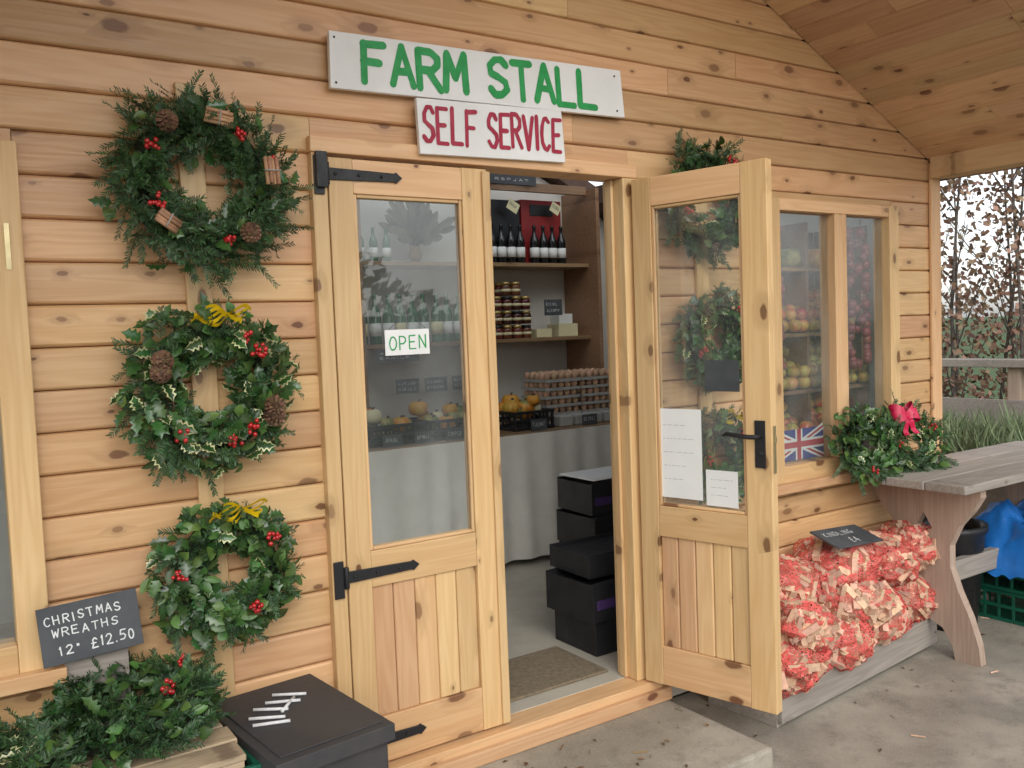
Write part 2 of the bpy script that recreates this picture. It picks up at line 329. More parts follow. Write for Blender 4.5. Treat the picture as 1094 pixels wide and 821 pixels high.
for xa,xb in ((-.5,1.79),(1.95,4.25)): mb.add([(xa,.3,L(xa)+.135),(xb,.3,L(xb)+.135),(xb,2.5,L(xb)+.135),(xa,2.5,L(xa)+.135)],[(0,1,2,3)],clearP)
mb.obj('added_roof_light_sheet',stall)  # unseen translucent roof opening, added to let sky light into the interior
mb=MB(); st=.095
for sgn in (1,-1):
    k=0
    while 1.87+k*st < 4.62:
        a=k*st+.0006; b_=min((k+1)*st-.0006,2.78); zz=lambda t:3.664-t*.4815
        pr=[(a,zz(a)+.006),(a+.006,zz(a+.006)),(b_-.006,zz(b_-.006)),(b_,zz(b_)+.006),(b_,zz(b_)+.02),(a,zz(a)+.02)]
        pr=[(1.87+sgn*p,q) for p,q in pr]
        if sgn<0: pr=pr[::-1]
        j=U(-1.3,-.3); mb.prism(pr,'y',-1.6,j-.0008,pineY); mb.prism(pr,'y',j+.0008,-.004,pineY); k+=1
mb.obj('porch_ceiling',stall)
mb=MB(); mb.box(4.42,4.525,-1.55,-.021,2.33,2.442,pineY); mb.box(-.785,-.68,-1.55,-.004,2.33,2.442,pineY)
mb.box(4.42,4.52,-1.55,-1.45,.03,2.329,pineV); mb.box(-.78,-.68,-1.55,-1.45,.03,2.329,pineV)
mb.obj('porch_beams_and_posts',stall,.004)
mb=MB()
mb.box(1.048,1.098,-.034,.09,.197,2.20,pineV); mb.box(2.314,2.385,-.034,.09,.197,2.20,pineV); mb.box(1.046,2.387,-.037,.09,2.201,2.252,pineHr)
mb.box(2.298,2.313,.02,.06,.2,2.2,pineV)
mb.box(1.02,2.41,-.075,.05,.115,.196,pineHr); mb.box(1.0,2.44,-.10,-.0755,.114,.165,pineHr)
mb.obj('door_frame',stall,.004)
def leaf(name,W,sgn,M):
    mb=MB()
    X=lambda a,b_:(a,b_) if sgn>0 else (-b_,-a)
    z0,z1=.205,2.188; y0,y1=-.022,.022; sl,sr=.082,.10
    x=X(0,sl); mb.box(*x,y0,y1,z0,z1,pineV); x=X(W-sr,W); mb.box(*x,y0,y1,z0,z1,pineV)
    for (a,b_) in ((2.078,2.187),(.80,.92),(.206,.36)):
        x=X(sl+.0005,W-sr-.0005); mb.box(*x,y0+.0015,y1-.0015,a,b_,pineHr)
    k=5; pw=(W-sl-sr)/k
    for i in range(k):
        x=X(sl+i*pw+.001,sl+(i+1)*pw-.001); pr=[(x[0],-.006),(x[0]+.004,-.010),(x[1]-.004,-.010),(x[1],-.006),(x[1],.006),(x[1]-.004,.010),(x[0]+.004,.010),(x[0],.006)]
        mb.prism(pr,'z',.361,.799,pineV)
    for yy in ((-.016,-.005),(.005,.016)):
        for (a,b_) in ((sl+.001,sl+.012),(W-sr-.012,W-sr-.001)):
            x=X(a,b_); mb.box(*x,*yy,.921,2.077,pineV)
        for (a,b_) in ((.921,.932),(2.066,2.077)):
            x=X(sl+.013,W-sr-.013); mb.box(*x,*yy,a,b_,pineHr)
    mb.obj(name,stall,.003,M)
    g=MB(); x=X(sl+.004,W-sr-.004); g.box(*x,-.003,.003,.925,2.073,glass); g.obj(name+'_glass',stall,0,M)
leaf('closed_door_leaf',.585,1,Matrix.Translation((1.101,-.016,0)))
mb=MB(); mb.box(1.662,1.694,-.050,-.0395,.21,2.18,pineV); mb.obj('door_meeting_strip',stall,.004)
MR=Matrix.Translation((2.357,-.052,0))@Matrix.Rotation(math.radians(105.3),4,'Z')
WD=.556
leaf('open_door_leaf',WD,-1,MR)
mb=MB()
for z_ in (2.135,.85,.285):
    mb.box(1.052,1.085,-.043,-.035,z_-.065,z_+.055,black)
    mb.tube([(1.092,-.046,z_-.035),(1.092,-.046,z_+.035)],.009,black)
    mb.prism([(1.10,z_-.019),(1.29,z_-.015),(1.325,z_-.014),(1.333,z_-.018),(1.355,z_),(1.333,z_+.018),(1.325,z_+.014),(1.29,z_+.015),(1.10,z_+.019)],'y',-.046,-.0385,black)
    for xx in (1.12,1.2,1.28): mb.ball((xx,-.047,z_),.006,black,6,4)
mb.box(1.055,1.09,-.06,-.043,2.09,2.20,black)
mb.obj('strap_hinges',stall,.0015)
mb=MB(); mb.M=MR
for s_ in (1,-1):
    y=.0225*s_; ya,yb=(y,y+.005*s_) if s_>0 else (y+.005*s_,y)
    mb.box(-WD+.022,-WD+.062,ya,yb,1.10,1.27,black)
    mb.tube([(-WD+.042,y,1.215),(-WD+.042,y+.045*s_,1.215),(-WD+.065,y+.05*s_,1.215),(-WD+.15,y+.05*s_,1.222),(-WD+.165,y+.045*s_,1.215)],[.009,.009,.009,.008,.006],black)
    mb.tube([(-WD+.042,y,1.15),(-WD+.042,y+.006*s_,1.15)],.011,black)
mb.box(-WD-.0025,-WD-.0002,-.011,.011,1.08,1.25,brass); mb.box(-WD-.008,-WD-.0026,-.006,.006,1.19,1.21,brass)
mb.obj('door_handle',stall,.001)
def notice(name,x0,x1,z0,z1,y,mt,lines):
    mb=MB(); mb.M=MR; mb.box(x0,x1,y,y+.0012,z0,z1,mt)
    for i in range(lines):
        zz=z1-(z1-z0)*(i+1.2)/(lines+1.6); xx=x1-.02; end=x0+U(.02,(x1-x0)*.5)
        while xx>end:
            w=U(.006,.022); mb.box(xx-w,xx,y+.0014,y+.0018,zz-.0010,zz+.0010,pencil); xx-=w+.006
    mb.obj(name)
notice('paper_notice',-.27,-.085,.955,1.30,.006,paper,5); notice('paper_notice',-.415,-.285,.94,1.075,.006,paper,3); notice('card_notice',-.43,-.29,1.37,1.485,.006,slate,0)
def window(name,x0,x1,z0,z1,mull,fw=.078):
    mb=MB(); y0,y1=-.036,.06
    mb.box(x0,x0+fw,y0,y1,z0,z1,pineV); mb.box(x1-fw,x1,y0,y1,z0,z1,pineV)
    mb.box(x0+fw+.0005,x1-fw-.0005,y0+.002,y1-.002,z1-.055,z1-.001,pineHr); mb.box(x0+fw+.0005,x1-fw-.0005,y0+.002,y1-.002,z0+.001,z0+.085,pineHr)
    for m_ in mull: mb.box(m_-.045,m_+.045,y0+.003,y1-.003,z0+.0855,z1-.0555,pineV)
    mb.box(x0-.03,x1+.03,-.075,-.037,z0-.03,z0+.012,pineHr)
    mb.obj(name,stall,.003)
    g=MB(); g.box(x0+fw-.005,x1-fw+.005,.006,.011,z0+.08,z1-.05,glass); g.obj(name+'_glass',stall)
window('shop_window',3.15,4.12,.875,2.17,[3.66]); window('side_window',-.56,.243,.755,2.165,[])
mb=MB(); mb.box(.20,.212,-.041,-.0365,1.83,1.95,brass); mb.obj('window_catch',stall)
# ------------------------------------------------------------ signs
def sign(pts,th,y):
    mb=MB(); v=[(p[0],y,p[1]) for p in pts]+[(p[0],y+th,p[1]) for p in pts]
    mb.add(v,[(0,1,2,3),(7,6,5,4),(0,4,5,1),(1,5,6,2),(2,6,7,3),(3,7,4,0)],white); return mb
par=empty('farm_stall_sign'); 
mb=sign([(1.121,2.402),(2.329,2.429),(2.312,2.606),(1.124,2.579)],.02,-.042); mb.obj('board',par,.002)
mb=MB(); e=(1.2,0,.027); z_=(-.02,0,1)
lettering(mb,'FARM',(1.237,-.043,2.434),e,z_,(0,-1,0),.122,.078,.022,.025,green)
lettering(mb,'STALL',(1.712,-.043,2.444),e,z_,(0,-1,0),.125,.078,.022,.025,green); mb.obj('lettering',par)
mb=MB()
for x,z_ in ((1.14,2.56),(2.29,2.45),(2.28,2.58),(1.14,2.42)): mb.ball((x,-.043,z_),.004,rust,6,4)
mb.obj('screws',par)
par=empty('self_service_sign'); mb=sign([(1.418,2.218),(2.02,2.232),(2.008,2.418),(1.412,2.4)],.018,-.06); mb.obj('board',par,.002)
mb=MB(); lettering(mb,'SELF',(1.432,-.061,2.258),(1,0,.02),(0,0,1),(0,-1,0),.115,.040,.0155,.015,maroon)
lettering(mb,'SERVICE',(1.688,-.061,2.264),(1,0,.02),(0,0,1),(0,-1,0),.115,.0375,.0125,.015,maroon); mb.obj('lettering',par)
par=empty('open_sign'); mb=MB(); mb.box(1.275,1.44,-.0255,-.022,1.555,1.64,white); mb.obj('board',par,.001)
mb=MB(); lettering(mb,'OPEN',(1.29,-.026,1.573),(1,0,.03),(0,0,1),(0,-1,0),.044,.025,.012,.0045,green); 
mb.tube([(1.29,-.024,1.64),(1.36,-.022,1.70),(1.43,-.024,1.64)],.0008,ink,4); mb.obj('lettering',par)
# ------------------------------------------------------------ foliage helpers
def rv(): 
    while 1:
        v=Vector((U(-1,1),U(-1,1),U(-1,1)))
        if .01<v.length<1: return v.normalized()
def sprig(mb,p,d,n,L,cnt,nl,mt=None):
    mt=mt or needle; d=d.normalized(); s=d.cross(n).normalized(); n=s.cross(d)
    curve=U(-.25,.25)
    mb.add([p-s*.0014,p+s*.0014,p+d*L+s*curve*L*.5],[(0,1,2)],twigM)
    for i in range(cnt):
        t=(i+.5)/cnt; q=p+d*(L*t)+s*curve*L*t*t*.5
        side=1 if i%2 else -1
        l=nl*(1-.4*t)*U(.8,1.15)
        dd=(s*side*U(.5,1)+d*U(.5,1.0)+n*U(-.15,.6)).normalized()
        w=(dd.cross(n)+rv()*.5).normalized()*.0019
        mb.add([q-w*.7,q+w*.7,q+dd*l*.6+w,q+dd*l,q+dd*l*.6-w],[(0,1,2,3,4)],mt)
def holly(mb,p,d,n,L,W,var=False,smooth=False,mt=None):
    d=d.normalized(); s=d.cross(n).normalized(); n=s.cross(d); mt=mt or hollyM
    def mk(kw,off,mt_):
        if smooth: prof=[(0,0),(.15,.55),(.35,.95),(.6,.95),(.82,.6),(1,0)]
        else: prof=[(0,0),(.1,.45),(.2,1.0),(.31,.55),(.45,1.1),(.57,.55),(.72,.9),(.8,.4),(1,0)]
        k=len(prof); cu=lambda t:-n*(L*.25*(t-.4)**2)
        vs=[p+d*L*t+cu(t)+n*off for t,_ in prof]
        for sg in (1,-1):
            vs+=[p+d*L*t+s*sg*W*.5*w*kw+n*(W*.22*w*kw+off)+cu(t) for t,w in prof]
        fs=[]
        for i in range(k-1):
            fs.append((i,i+1,k+i+1,k+i)); fs.append((i+1,i,2*k+i,2*k+i+1))
        mb.add(vs,fs,mt_,True)
    if var: mk(1,0,varieg); mk(.6,.001,mt)
    else: mk(1,0,mt)
def berries(mb,p,n,k,r=.006,sp=.018):
    for i in range(k): mb.ball(p+rv()*sp*U(.3,1)+n*.012,r*U(.85,1.15),berry,7,5)
def cone(mb,p,d,L=.066,r=.025):
    d=d.normalized(); u=d.orthogonal().normalized(); w=d.cross(u); p=p+d*.012
    mb.tube([p,p+d*L*.5,p+d*L],[r*.5,r*.6,r*.15],twigM,6)
    K=60
    for i in range(K):
        t=(i+.5)/K; a=i*2.39996; rr=r*math.sin(math.pi*(.12+.82*t))**.7
        o=u*math.cos(a)+w*math.sin(a); tn=d.cross(o); c=p+d*L*t
        q=c+o*rr*1.2+d*.002
        mb.add([c+o*rr*.3-tn*.003,c+o*rr*.3+tn*.003,q+tn*.0055,q+d*.005-o*.001,q-tn*.0055],[(0,1,2,3,4)],coneM)
def bundle(mb,p,d,n,L=.08):
    d=d.normalized(); s=d.cross(n).normalized(); p=p+n*.012
    for i in range(4):
        o=p+s*(i-1.5)*.010+n*(.006 if i%2 else 0); mb.tube([o-d*L/2*U(.85,1),o+d*L/2*U(.85,1)],.006,cinn,7)
    mb.tube([p-s*.022,p-s*.02+n*.014,p+n*.018,p+s*.02+n*.014],.0022,card,5)
def strip(mb,pts,w,side,mt):
    vs=[];side=Vector(side).normalized()
    for p in pts: vs+=[Vector(p)-side*w/2,Vector(p)+side*w/2]
    mb.add(vs,[(2*i,2*i+1,2*i+3,2*i+2) for i in range(len(pts)-1)],mt,True)
def bow(mb,c,u,v,n,s,mt,w=.03):
    c=Vector(c)
    for sg in (1,-1):
        for kk in (.2,-.25,.7):
            P=[]
            for i in range(11):
                a=math.pi*2*i/10; P.append(c+u*sg*s*(1-math.cos(a))*.5*(1-.25*abs(kk))+v*(s*kk*(1-math.cos(a))*.45)+n*(s*.38*math.sin(a)+.01))
            strip(mb,P,w,v+n*.2,mt)
        P=[c+u*sg*s*.45*t-v*s*(1.1*t)+n*(.012+.012*math.sin(t*6)) for t in [i/7 for i in range(8)]]; strip(mb,P,w,u,mt)
    mb.ball(c+n*.015,w*.45,mt,8,6)
def wreath(name,c,u,v,R,r,nfir=0,nhol=0,nvar=0,nivy=0,bz=(),cones=(),bund=(),ribbon=None,redbow=None,fl=.085):
    c=Vector(c);u=Vector(u).normalized();v=Vector(v).normalized();n=u.cross(v)
    par=empty(name); mb=MB(); sd_=U(0,50)
    def at(th,ph,rr):
        o=u*math.cos(th)+v*math.sin(th); wob=1+.28*noise.noise(Vector((math.cos(th)*2.2,math.sin(th)*2.2,sd_)))
        return c+o*(R+rr*wob*math.cos(ph))+n*(rr*wob*math.sin(ph)),o
    ring=[at(2*math.pi*i/48,0,0)[0]+rv()*.006 for i in range(48)]; ring.append(ring[0]); mb.tube(ring,[r*U(.3,.42) for _ in ring],core,6,False)
    def place(k,f,rf=(.25,.85),wild=0):
        for i in range(k):
            th=2*math.pi*(i+R_())/k; ph=U(-.35,math.pi+.35); p,o=at(th,ph,r*U(*rf)); t=-u*math.sin(th)+v*math.cos(th)
            if R_()<.25: t=-t
            out=(o*math.cos(ph)+n*max(.1,math.sin(ph)))
            f(p,(t*U(.35,1.1)+out*U(.15,.9)+o*wild+rv()*.35),(out+n*.6+rv()*.3).normalized())
    place(nfir,lambda p,d,nn:sprig(mb,p,d,nn,fl*U(.6,1.2),30,.024))
    place(max(14,nfir//12),lambda p,d,nn:sprig(mb,p,d,nn,fl*U(1.1,1.5),36,.022),(.6,.9),.7)
    place(nhol,lambda p,d,nn:holly(mb,p,d,nn,U(.042,.066),U(.028,.04)),(.5,1.1))
    place(nvar,lambda p,d,nn:holly(mb,p,d,nn,U(.045,.07),U(.028,.04),True),(.8,1.15))
    place(nivy,lambda p,d,nn:holly(mb,p,d,nn,U(.032,.058),U(.02,.036),False,True,ivyM),(.5,1.15))
    mb.obj('foliage',par)
    mb=MB()
    for (a,k) in bz:
        th=math.radians(a); p,o=at(th,math.pi/2,r*1.05); p+=o*U(-.02,.02); berries(mb,p,n,k+3,.0068,.023)
    for a in cones:
        th=math.radians(a); p,o=at(th,math.pi/2,r*.95); cone(mb,p-o*.01,(o*.4+n*.9+u*U(-.3,.3)))
    for a in bund:
        th=math.radians(a); p,o=at(th,math.pi/2,r*1.1); bundle(mb,p,(o*U(-.3,.3)-u*math.sin(th)+v*math.cos(th)+rv()*.4),n)
    if ribbon:
        p,o=at(math.pi/2,math.pi/2,r*.7); p+=v*r*.5
        for k in range(5):
            P=[p+u*(-.06+.13*t+.012*k)+v*(.012*math.sin(t*9+k*1.7)+.008*k)+n*(.014*math.cos(t*11+k)+.018) for t in [i/15 for i in range(16)]]
            strip(mb,P,.014,v+n*U(.4,1.2),ribbon)
    if redbow is not None:
        th=math.radians(redbow); p,o=at(th,math.pi/2,r*1.1); bow(mb,p,u,v,n,.085,redR,.034)
    if mb.v: mb.obj('decorations',par)
    return par
X_=(1,0,0);Z_=(0,0,1);Y_=(0,1,0)
wreath('christmas_wreath',(.702,-.07,2.075),X_,Z_,.172,.078,430,40,0,20,[(55,8),(150,7),(205,6),(285,7),(18,7)],[128,305],[80,10,225],fl=.085)
wreath('christmas_wreath',(.692,-.065,1.485),X_,Z_,.163,.066,210,210,44,90,[(40,9),(310,10),(230,9),(60,6),(285,7)],[148,160,330,342],(),yelR,fl=.078)
wreath('christmas_wreath',(.712,-.06,.945),X_,Z_,.138,.058,150,150,8,220,[(40,10),(170,9),(300,9)],(),(),yelR,fl=.074)
wreath('christmas_wreath',(2.735,-.06,2.13),X_,Z_,.165,.060,240,60,6,40,[(60,7),(200,6)],(),(),fl=.085)
wreath('christmas_wreath',(2.775,-.06,1.56),X_,Z_,.135,.058,120,150,10,130,[(60,9),(200,8),(320,9)],(),(),fl=.075)
wreath('christmas_wreath',(2.78,-.06,1.06),X_,Z_,.13,.054,120,110,10,140,[(50,8),(180,8),(330,8)],(),(),yelR,fl=.075)
# ------------------------------------------------------------ left foreground display
rng=lambda a,b_,n:[a+(b_-a)*i/(n-1) for i in range(n)]
def crate(name,x0,x1,y0,y1,z0,z1,mt,slots=6,rows=2):
    mb=MB(); t=.012
    for (a,b_,c,d) in ((x0,x1,y0,y0+t),(x0,x1,y1-t,y1),(x0,x0+t,y0+t,y1-t),(x1-t,x1,y0+t,y1-t)):
        hs=rng(z0,z1-.018,rows+2)
        for i,h in enumerate(hs): 
            e=.002 if i in (0,len(hs)-1) else 0
            mb.box(a-e,b_+e,c-e,d+e,h,h+.018,mt)
        lx=b_-a; ly=d-c; n_=slots
        for i in range(n_+1):
            if lx>ly: xx=a+(lx-.014)*i/n_; mb.box(xx,xx+.014,c+.002,d-.002,z0+.018,z1-.018,mt)
            else: yy=c+(ly-.014)*i/n_; mb.box(a+.002,b_-.002,yy,yy+.014,z0+.018,z1-.018,mt)
    mb.box(x0+t,x1-t,y0+t,y1-t,z0+.002,z0+.01,mt)
    return mb.obj(name,None,.0015)
crate('plastic_crate',.06,.655,-.46,-.06,.115,.33,plGreen); crate('plastic_crate',.055,.66,-.465,-.055,.333,.535,plGreen)
crate('plastic_crate',-.58,.03,-.46,-.06,.03,.29,plGreen); crate('plastic_crate',-.58,.03,-.46,-.06,.293,.535,plGreen)
mb=MB()
yy=-.47
palL=wood('pallet_wood','x',cA=(.56,.42,.27),cB=(.40,.28,.17),knot=(.1,.06,.04),dens=.5,rough=.7)
for i in range(4):
    mb.box(-.35,.63+U(-.015,.015),yy,yy+.095,.558,.575,palL); yy+=.105
for xx in (-.3,.1,.56): mb.box(xx,xx+.06,-.465,-.06,.538,.557,palL)
mb.obj('wooden_pallet_top',None,.003)
wreath('christmas_wreath',(.42,-.20,.615),X_,Y_,.150,.045,230,30,0,60,[(200,6)],(),(),fl=.068)
wreath('christmas_wreath',(.41,-.195,.680),X_,Y_,.148,.042,290,40,0,70,[(300,6),(20,5)],(),(),fl=.066)
wreath('christmas_wreath',(.09,-.29,.63),X_,Y_,.13,.048,240,30,30,40,[(100,8)],(),(),None,fl=.08)
par=empty('christmas_wreaths_price_board')
Ms=boxM((.342,-.085,.785),(math.radians(-10),math.radians(-3),0))
mb=MB(); mb.box(-.125,.125,0,.008,0,.155,slate,Ms); mb.obj('slate',par,.001)
mb=MB(); mb.M=Ms
lettering(mb,'CHRISTMAS',(-.11,-.0002,.108),X_,Z_,(0,-1,0),.022,.0145,.0085,.0032,chalk,.09)
lettering(mb,'WREATHS',(-.095,-.0002,.072),X_,Z_,(0,-1,0),.021,.0155,.009,.0032,chalk,.09)
lettering(mb,'12"',(-.085,-.0002,.022),X_,Z_,(0,-1,0),.022,.017,.008,.0035,chalk,.09)
lettering(mb,'\u00a312.50',(-.005,-.0002,.024),X_,Z_,(0,-1,0),.026,.016,.006,.0035,chalk,.09); mb.obj('lettering',par)
mb=MB(); mb.box(.27,.43,-.058,-.042,.576,.80,greyW); mb.obj('wooden_prop_block',None,.002)
par=empty('metal_cash_box'); Mb=boxM((.82,-.28,0),(0,0,math.radians(6)))
mb=MB(); mb.box(-.16,.16,-.235,.235,.115,.53,rust,Mb); mb.obj('body',par,.006)
mb=MB(); mb.box(-.176,.172,-.255,.25,.515,.56,rust,Mb); mb.box(-.15,.15,-.225,.225,.5605,.564,rust,Mb)
mb.obj('lid',par,.006)
mb=MB(); mb.M=Mb
mb.tube([(.16,-.06,.40),(.19,-.06,.38),(.19,.06,.38),(.16,.06,.40)],.005,black); mb.box(.1605,.166,-.03,.03,.46,.513,black); mb.box(.1725,.178,-.03,.03,.47,.55,black)
mb.obj('handle',par)
mb=MB(); mb.M=Mb
for (a,b_,ang) in ((-.12,.04,-35),(-.085,.09,-40),(-.04,.11,-32),(-.13,-.01,-25),(-.03,.02,45),(.0,.15,-38)):
    mb.tube([(a,b_,.5695),(a+.10*math.cos(math.radians(ang)),b_+.10*math.sin(math.radians(ang)),.5695)],.0048,chalk,6)
mb.obj('chalk_sticks')
# ------------------------------------------------------------ step / ground
mb=MB(); mb.box(-.2,2.43,-.62,-.0,-.05,.113,conc); o=mb.obj('concrete_step',None,.012)
G=.03
def sheet(name,x0,x1,y0,y1,z,mt):
    mb=MB(); mb.add([(x0,y0,z),(x1,y0,z),(x1,y1,z),(x0,y1,z)],[(0,1,2,3)],mt); return mb.obj(name)
sheet('ground',-400,400,-400,400,G-.008,grassM)
mb=MB(); 
for (y0,y1) in ((-9,-3.3),(-3.288,3)): mb.add([(-6,y0,G),(7.2,y0,G),(7.2,y1,G),(-6,y1,G)],[(0,1,2,3)],conc)
mb.obj('concrete_paving'); sheet('paving_joints',-6,7.2,-9,3,G-.004,dark)
mb=MB()
for i in range(200):
    x=U(2.45,6.5);y=U(-2.2,.0) if R_()<.5 else -.05-abs(random.gauss(0,.25)); 
    if i<50: x=U(.9,2.4);y=U(-.6,-.11)
    zz=(.116 if (x<2.43 and y>-.62) else G+.003)
    a=U(0,6.28);l=U(.006,.018);d=Vector((math.cos(a),math.sin(a),0));s=Vector((-d.y,d.x,0))*l*U(.2,.6); p=Vector((x,y,zz))
    if R_()<.4: mb.add([p-d*l*1.5-s*.3,p+d*l*1.5-s*.3,p+d*l*1.5+s*.3+Vector((0,0,.004)),p-d*l*1.5+s*.3+Vector((0,0,.004))],[(0,1,2,3)],kindM if x>2.6 else deadL)
    else: mb.add([p-d*l,p-s+Vector((0,0,.004)),p+d*l,p+s+Vector((0,0,.006))],[(0,1,2,3)],deadL)
mb.obj('fallen_leaves')
# ------------------------------------------------------------ kindling pallet & bags
par=empty('wooden_pallet'); Mp=boxM((2.70,-.433,0),(0,0,math.atan2(.133,1.28)))
mb=MB(); 
mb.box(0,1.29,0,.022,G+.02,G+.155,greyW); mb.box(0,.02,.022,.36,G,G+.15,greyW); mb.box(1.27,1.29,.022,.36,G,G+.15,greyW)
for i in range(3): mb.box(.021,1.269,.03+i*.115,.13+i*.115,G+.10,G+.118,greyW)
for xx in (.0,.6,1.2): mb.box(xx+.022,xx+.068,.0225,.35,G+.001,G+.099,greyW)
mb.obj('boards',par,.003,Mp)
def bag(c,dim,rot,seed):
    par=empty('kindling_net_bag'); random.seed(seed); M=boxM(c,rot)
    mb=MB(); a,b_,h=dim
    def rad(d): return 1+.22*noise.noise(Vector(d)*2.3+Vector((seed,0,0)))+.12*noise.noise(Vector(d)*6+Vector((seed,3,0)))
    for i in range(200):
        d=rv(); k=rad(d)*U(.76,.94); p=Vector((d.x*a*k,d.y*b_*k,d.z*h*k))
        nn=Vector((d.x/a,d.y/b_,d.z/h)).normalized(); t=nn.cross(rv()).normalized(); t=(t+Vector((.9,0,.2)) - nn*.9*nn.x+rv()*.4).normalized()
        s=nn.cross(t).normalized(); t=s.cross(nn)
        Mm=M@Matrix(((t.x,s.x,nn.x,p.x),(t.y,s.y,nn.y,p.y),(t.z,s.z,nn.z,p.z),(0,0,0,1)))
        l=U(.045,.075);w=U(.008,.015);q=U(.006,.014); mb.box(-l,l,-w,w,-q,q,kindM,Mm)
    mb.ball((0,0,0),.80,netcore,14,9,dim,M)
    mb.obj('kindling',par)
    mb=MB(); vs=[];fs=[];nu,nv=72,40
    for j in range(nv+1):
        t=math.pi*j/nv
        for i in range(nu):
            f=2*math.pi*i/nu; d=Vector((math.cos(t),math.sin(t)*math.cos(f),math.sin(t)*math.sin(f))); k=rad(d)*(1.0+.10*noise.noise(d*9+Vector((seed,9,0)))+.03*noise.noise(d*24))
            ex=1+.30*max(0,abs(d.x)-.93)/.07
            vs.append((d.x*a*k*ex,d.y*b_*k,d.z*h*k))
    for j in range(nv):
        for i in range(nu): fs.append((j*nu+i,j*nu+(i+1)%nu,(j+1)*nu+(i+1)%nu,(j+1)*nu+i))
    mb.add(vs,fs,net,True,M)
    mb.obj('net',par)
z0=G+.12
bag((2.84,-.34,z0+.115),(.22,.16,.12),(0,0,.35),1); bag((3.17,-.30,z0+.11),(.21,.16,.12),(0,.1,-.1),12); bag((3.50,-.25,z0+.12),(.22,.16,.125),(0,0,.05),2); bag((3.84,-.19,z0+.13),(.17,.17,.13),(0,.1,.3),3)
bag((2.95,-.24,z0+.35),(.24,.18,.13),(0,.15,.1),4); bag((3.33,-.21,z0+.38),(.23,.17,.12),(0,-.1,-.15),13); bag((3.67,-.20,z0+.34),(.22,.16,.12),(0,.12,.15),5); bag((2.90,-.38,z0+.24),(.18,.12,.10),(.2,.25,.35),6)
bag((3.30,-.35,z0+.25),(.18,.10,.09),(.1,.1,-.25),8); bag((3.90,-.21,z0+.36),(.16,.15,.12),(.1,.35,.4),9)
random.seed(11)
par=empty('kindling_price_board'); Mk=boxM((3.30,-.30,z0+.522),(math.radians(18),math.radians(4),math.radians(4)))
mb=MB(); mb.box(-.17,.17,-.075,.075,0,.008,slate,Mk); mb.obj('slate',par,.001)
mb=MB(); mb.M=Mk; lettering(mb,'KINDLING',(-.135,.012,.0082),X_,Y_,Z_,.03,.019,.011,.003,chalk,.08); lettering(mb,'\u00a34',(-.03,-.05,.0082),X_,Y_,Z_,.036,.024,.012,.0035,chalk,.08); mb.obj('lettering',par)
# ------------------------------------------------------------ bench table
par=empty('trestle_table'); mb=MB()
for i in range(3): mb.box(3.70+U(0,.01),5.25,-.60+i*.19,-.413+i*.19,.838,.878,greyW)
mb.obj('top',par,.005)
def trest(x):
    mb=MB()
    half=[(.27,.837),(.27,.80),(.235,.74),(.17,.66),(.125,.56),(.125,.46),(.16,.36),(.215,.24),(.255,.12),(.265,G),(.15,G),(.14,.09),(.09,.17),(0,.205)]
    for sg in (1,-1):
        ph=[(-.30+sg*a,b_) for a,b_ in half]+[(-.30,.56),(-.30+sg*.045,.63),(-.30,.70),(-.30,.837)]
        vs=[(x,p,q) for p,q in ph]+[(x+.045,p,q) for p,q in ph]; k=len(ph)
        fs=[tuple(range(k)),tuple(range(k,2*k))[::-1]]+[(i,(i+1)%k,k+(i+1)%k,k+i) for i in range(k) if i not in (k-2,13,k-1)]
        mb.add(vs,fs,greyWz)
    mb.obj('end_panel',par,.003)
trest(3.88); trest(4.93)
mb=MB(); mb.box(3.926,4.929,-.33,-.285,.33,.43,greyW); mb.obj('stretcher',par,.003)
wreath('christmas_wreath',(3.69,-.13,1.02),(1,-.25,0),(0.05,.30,.95),.120,.054,130,80,4,150,[(250,5)],(),(),None,None,fl=.08)
wreath('christmas_wreath',(4.00,-.16,1.00),(1,-.12,.05),(0,.45,.9),.125,.054,200,50,6,80,[(180,6),(20,6)],(),(),None,105,fl=.08)
crate('plastic_crate',4.56,5.0,-.75,-.12,G,G+.16,plGreen,8,1); crate('plastic_crate',4.55,5.01,-.76,-.11,G+.165,G+.33,plGreen,8,1)
mb=MB(); mb.lathe([(.13,0),(.17,.48),(.185,.50),(.185,.53),(.165,.53),(.16,.48),(.13,.1),(.0,.1)],(4.32,-.16,G),blackP,22); mb.obj('black_garden_bucket')
mb=MB(); vs=[];fs=[];n_=44
for i in range(n_):
    for j in range(n_):
        a=i/(n_-1);b_=j/(n_-1); x=4.46+.63*a;y=-.78+.74*b_
        e=min(a,1-a,b_,1-b_); h=min(1,e*5)**.6
        z=G+.25+.29*h+.08*noise.noise(Vector((x*7,y*7,0)))+.06*abs(noise.noise(Vector((x*19,y*15,4))))
        vs.append((x+.03*noise.noise(Vector((x*9,y*9,7))),y+.03*noise.noise(Vector((x*9,y*9,2))),z))
for i in range(n_-1):
    for j in range(n_-1): fs.append((i*n_+j,(i+1)*n_+j,(i+1)*n_+j+1,i*n_+j+1))
mb.add(vs,fs,tarp,True); mb.obj('blue_tarpaulin')
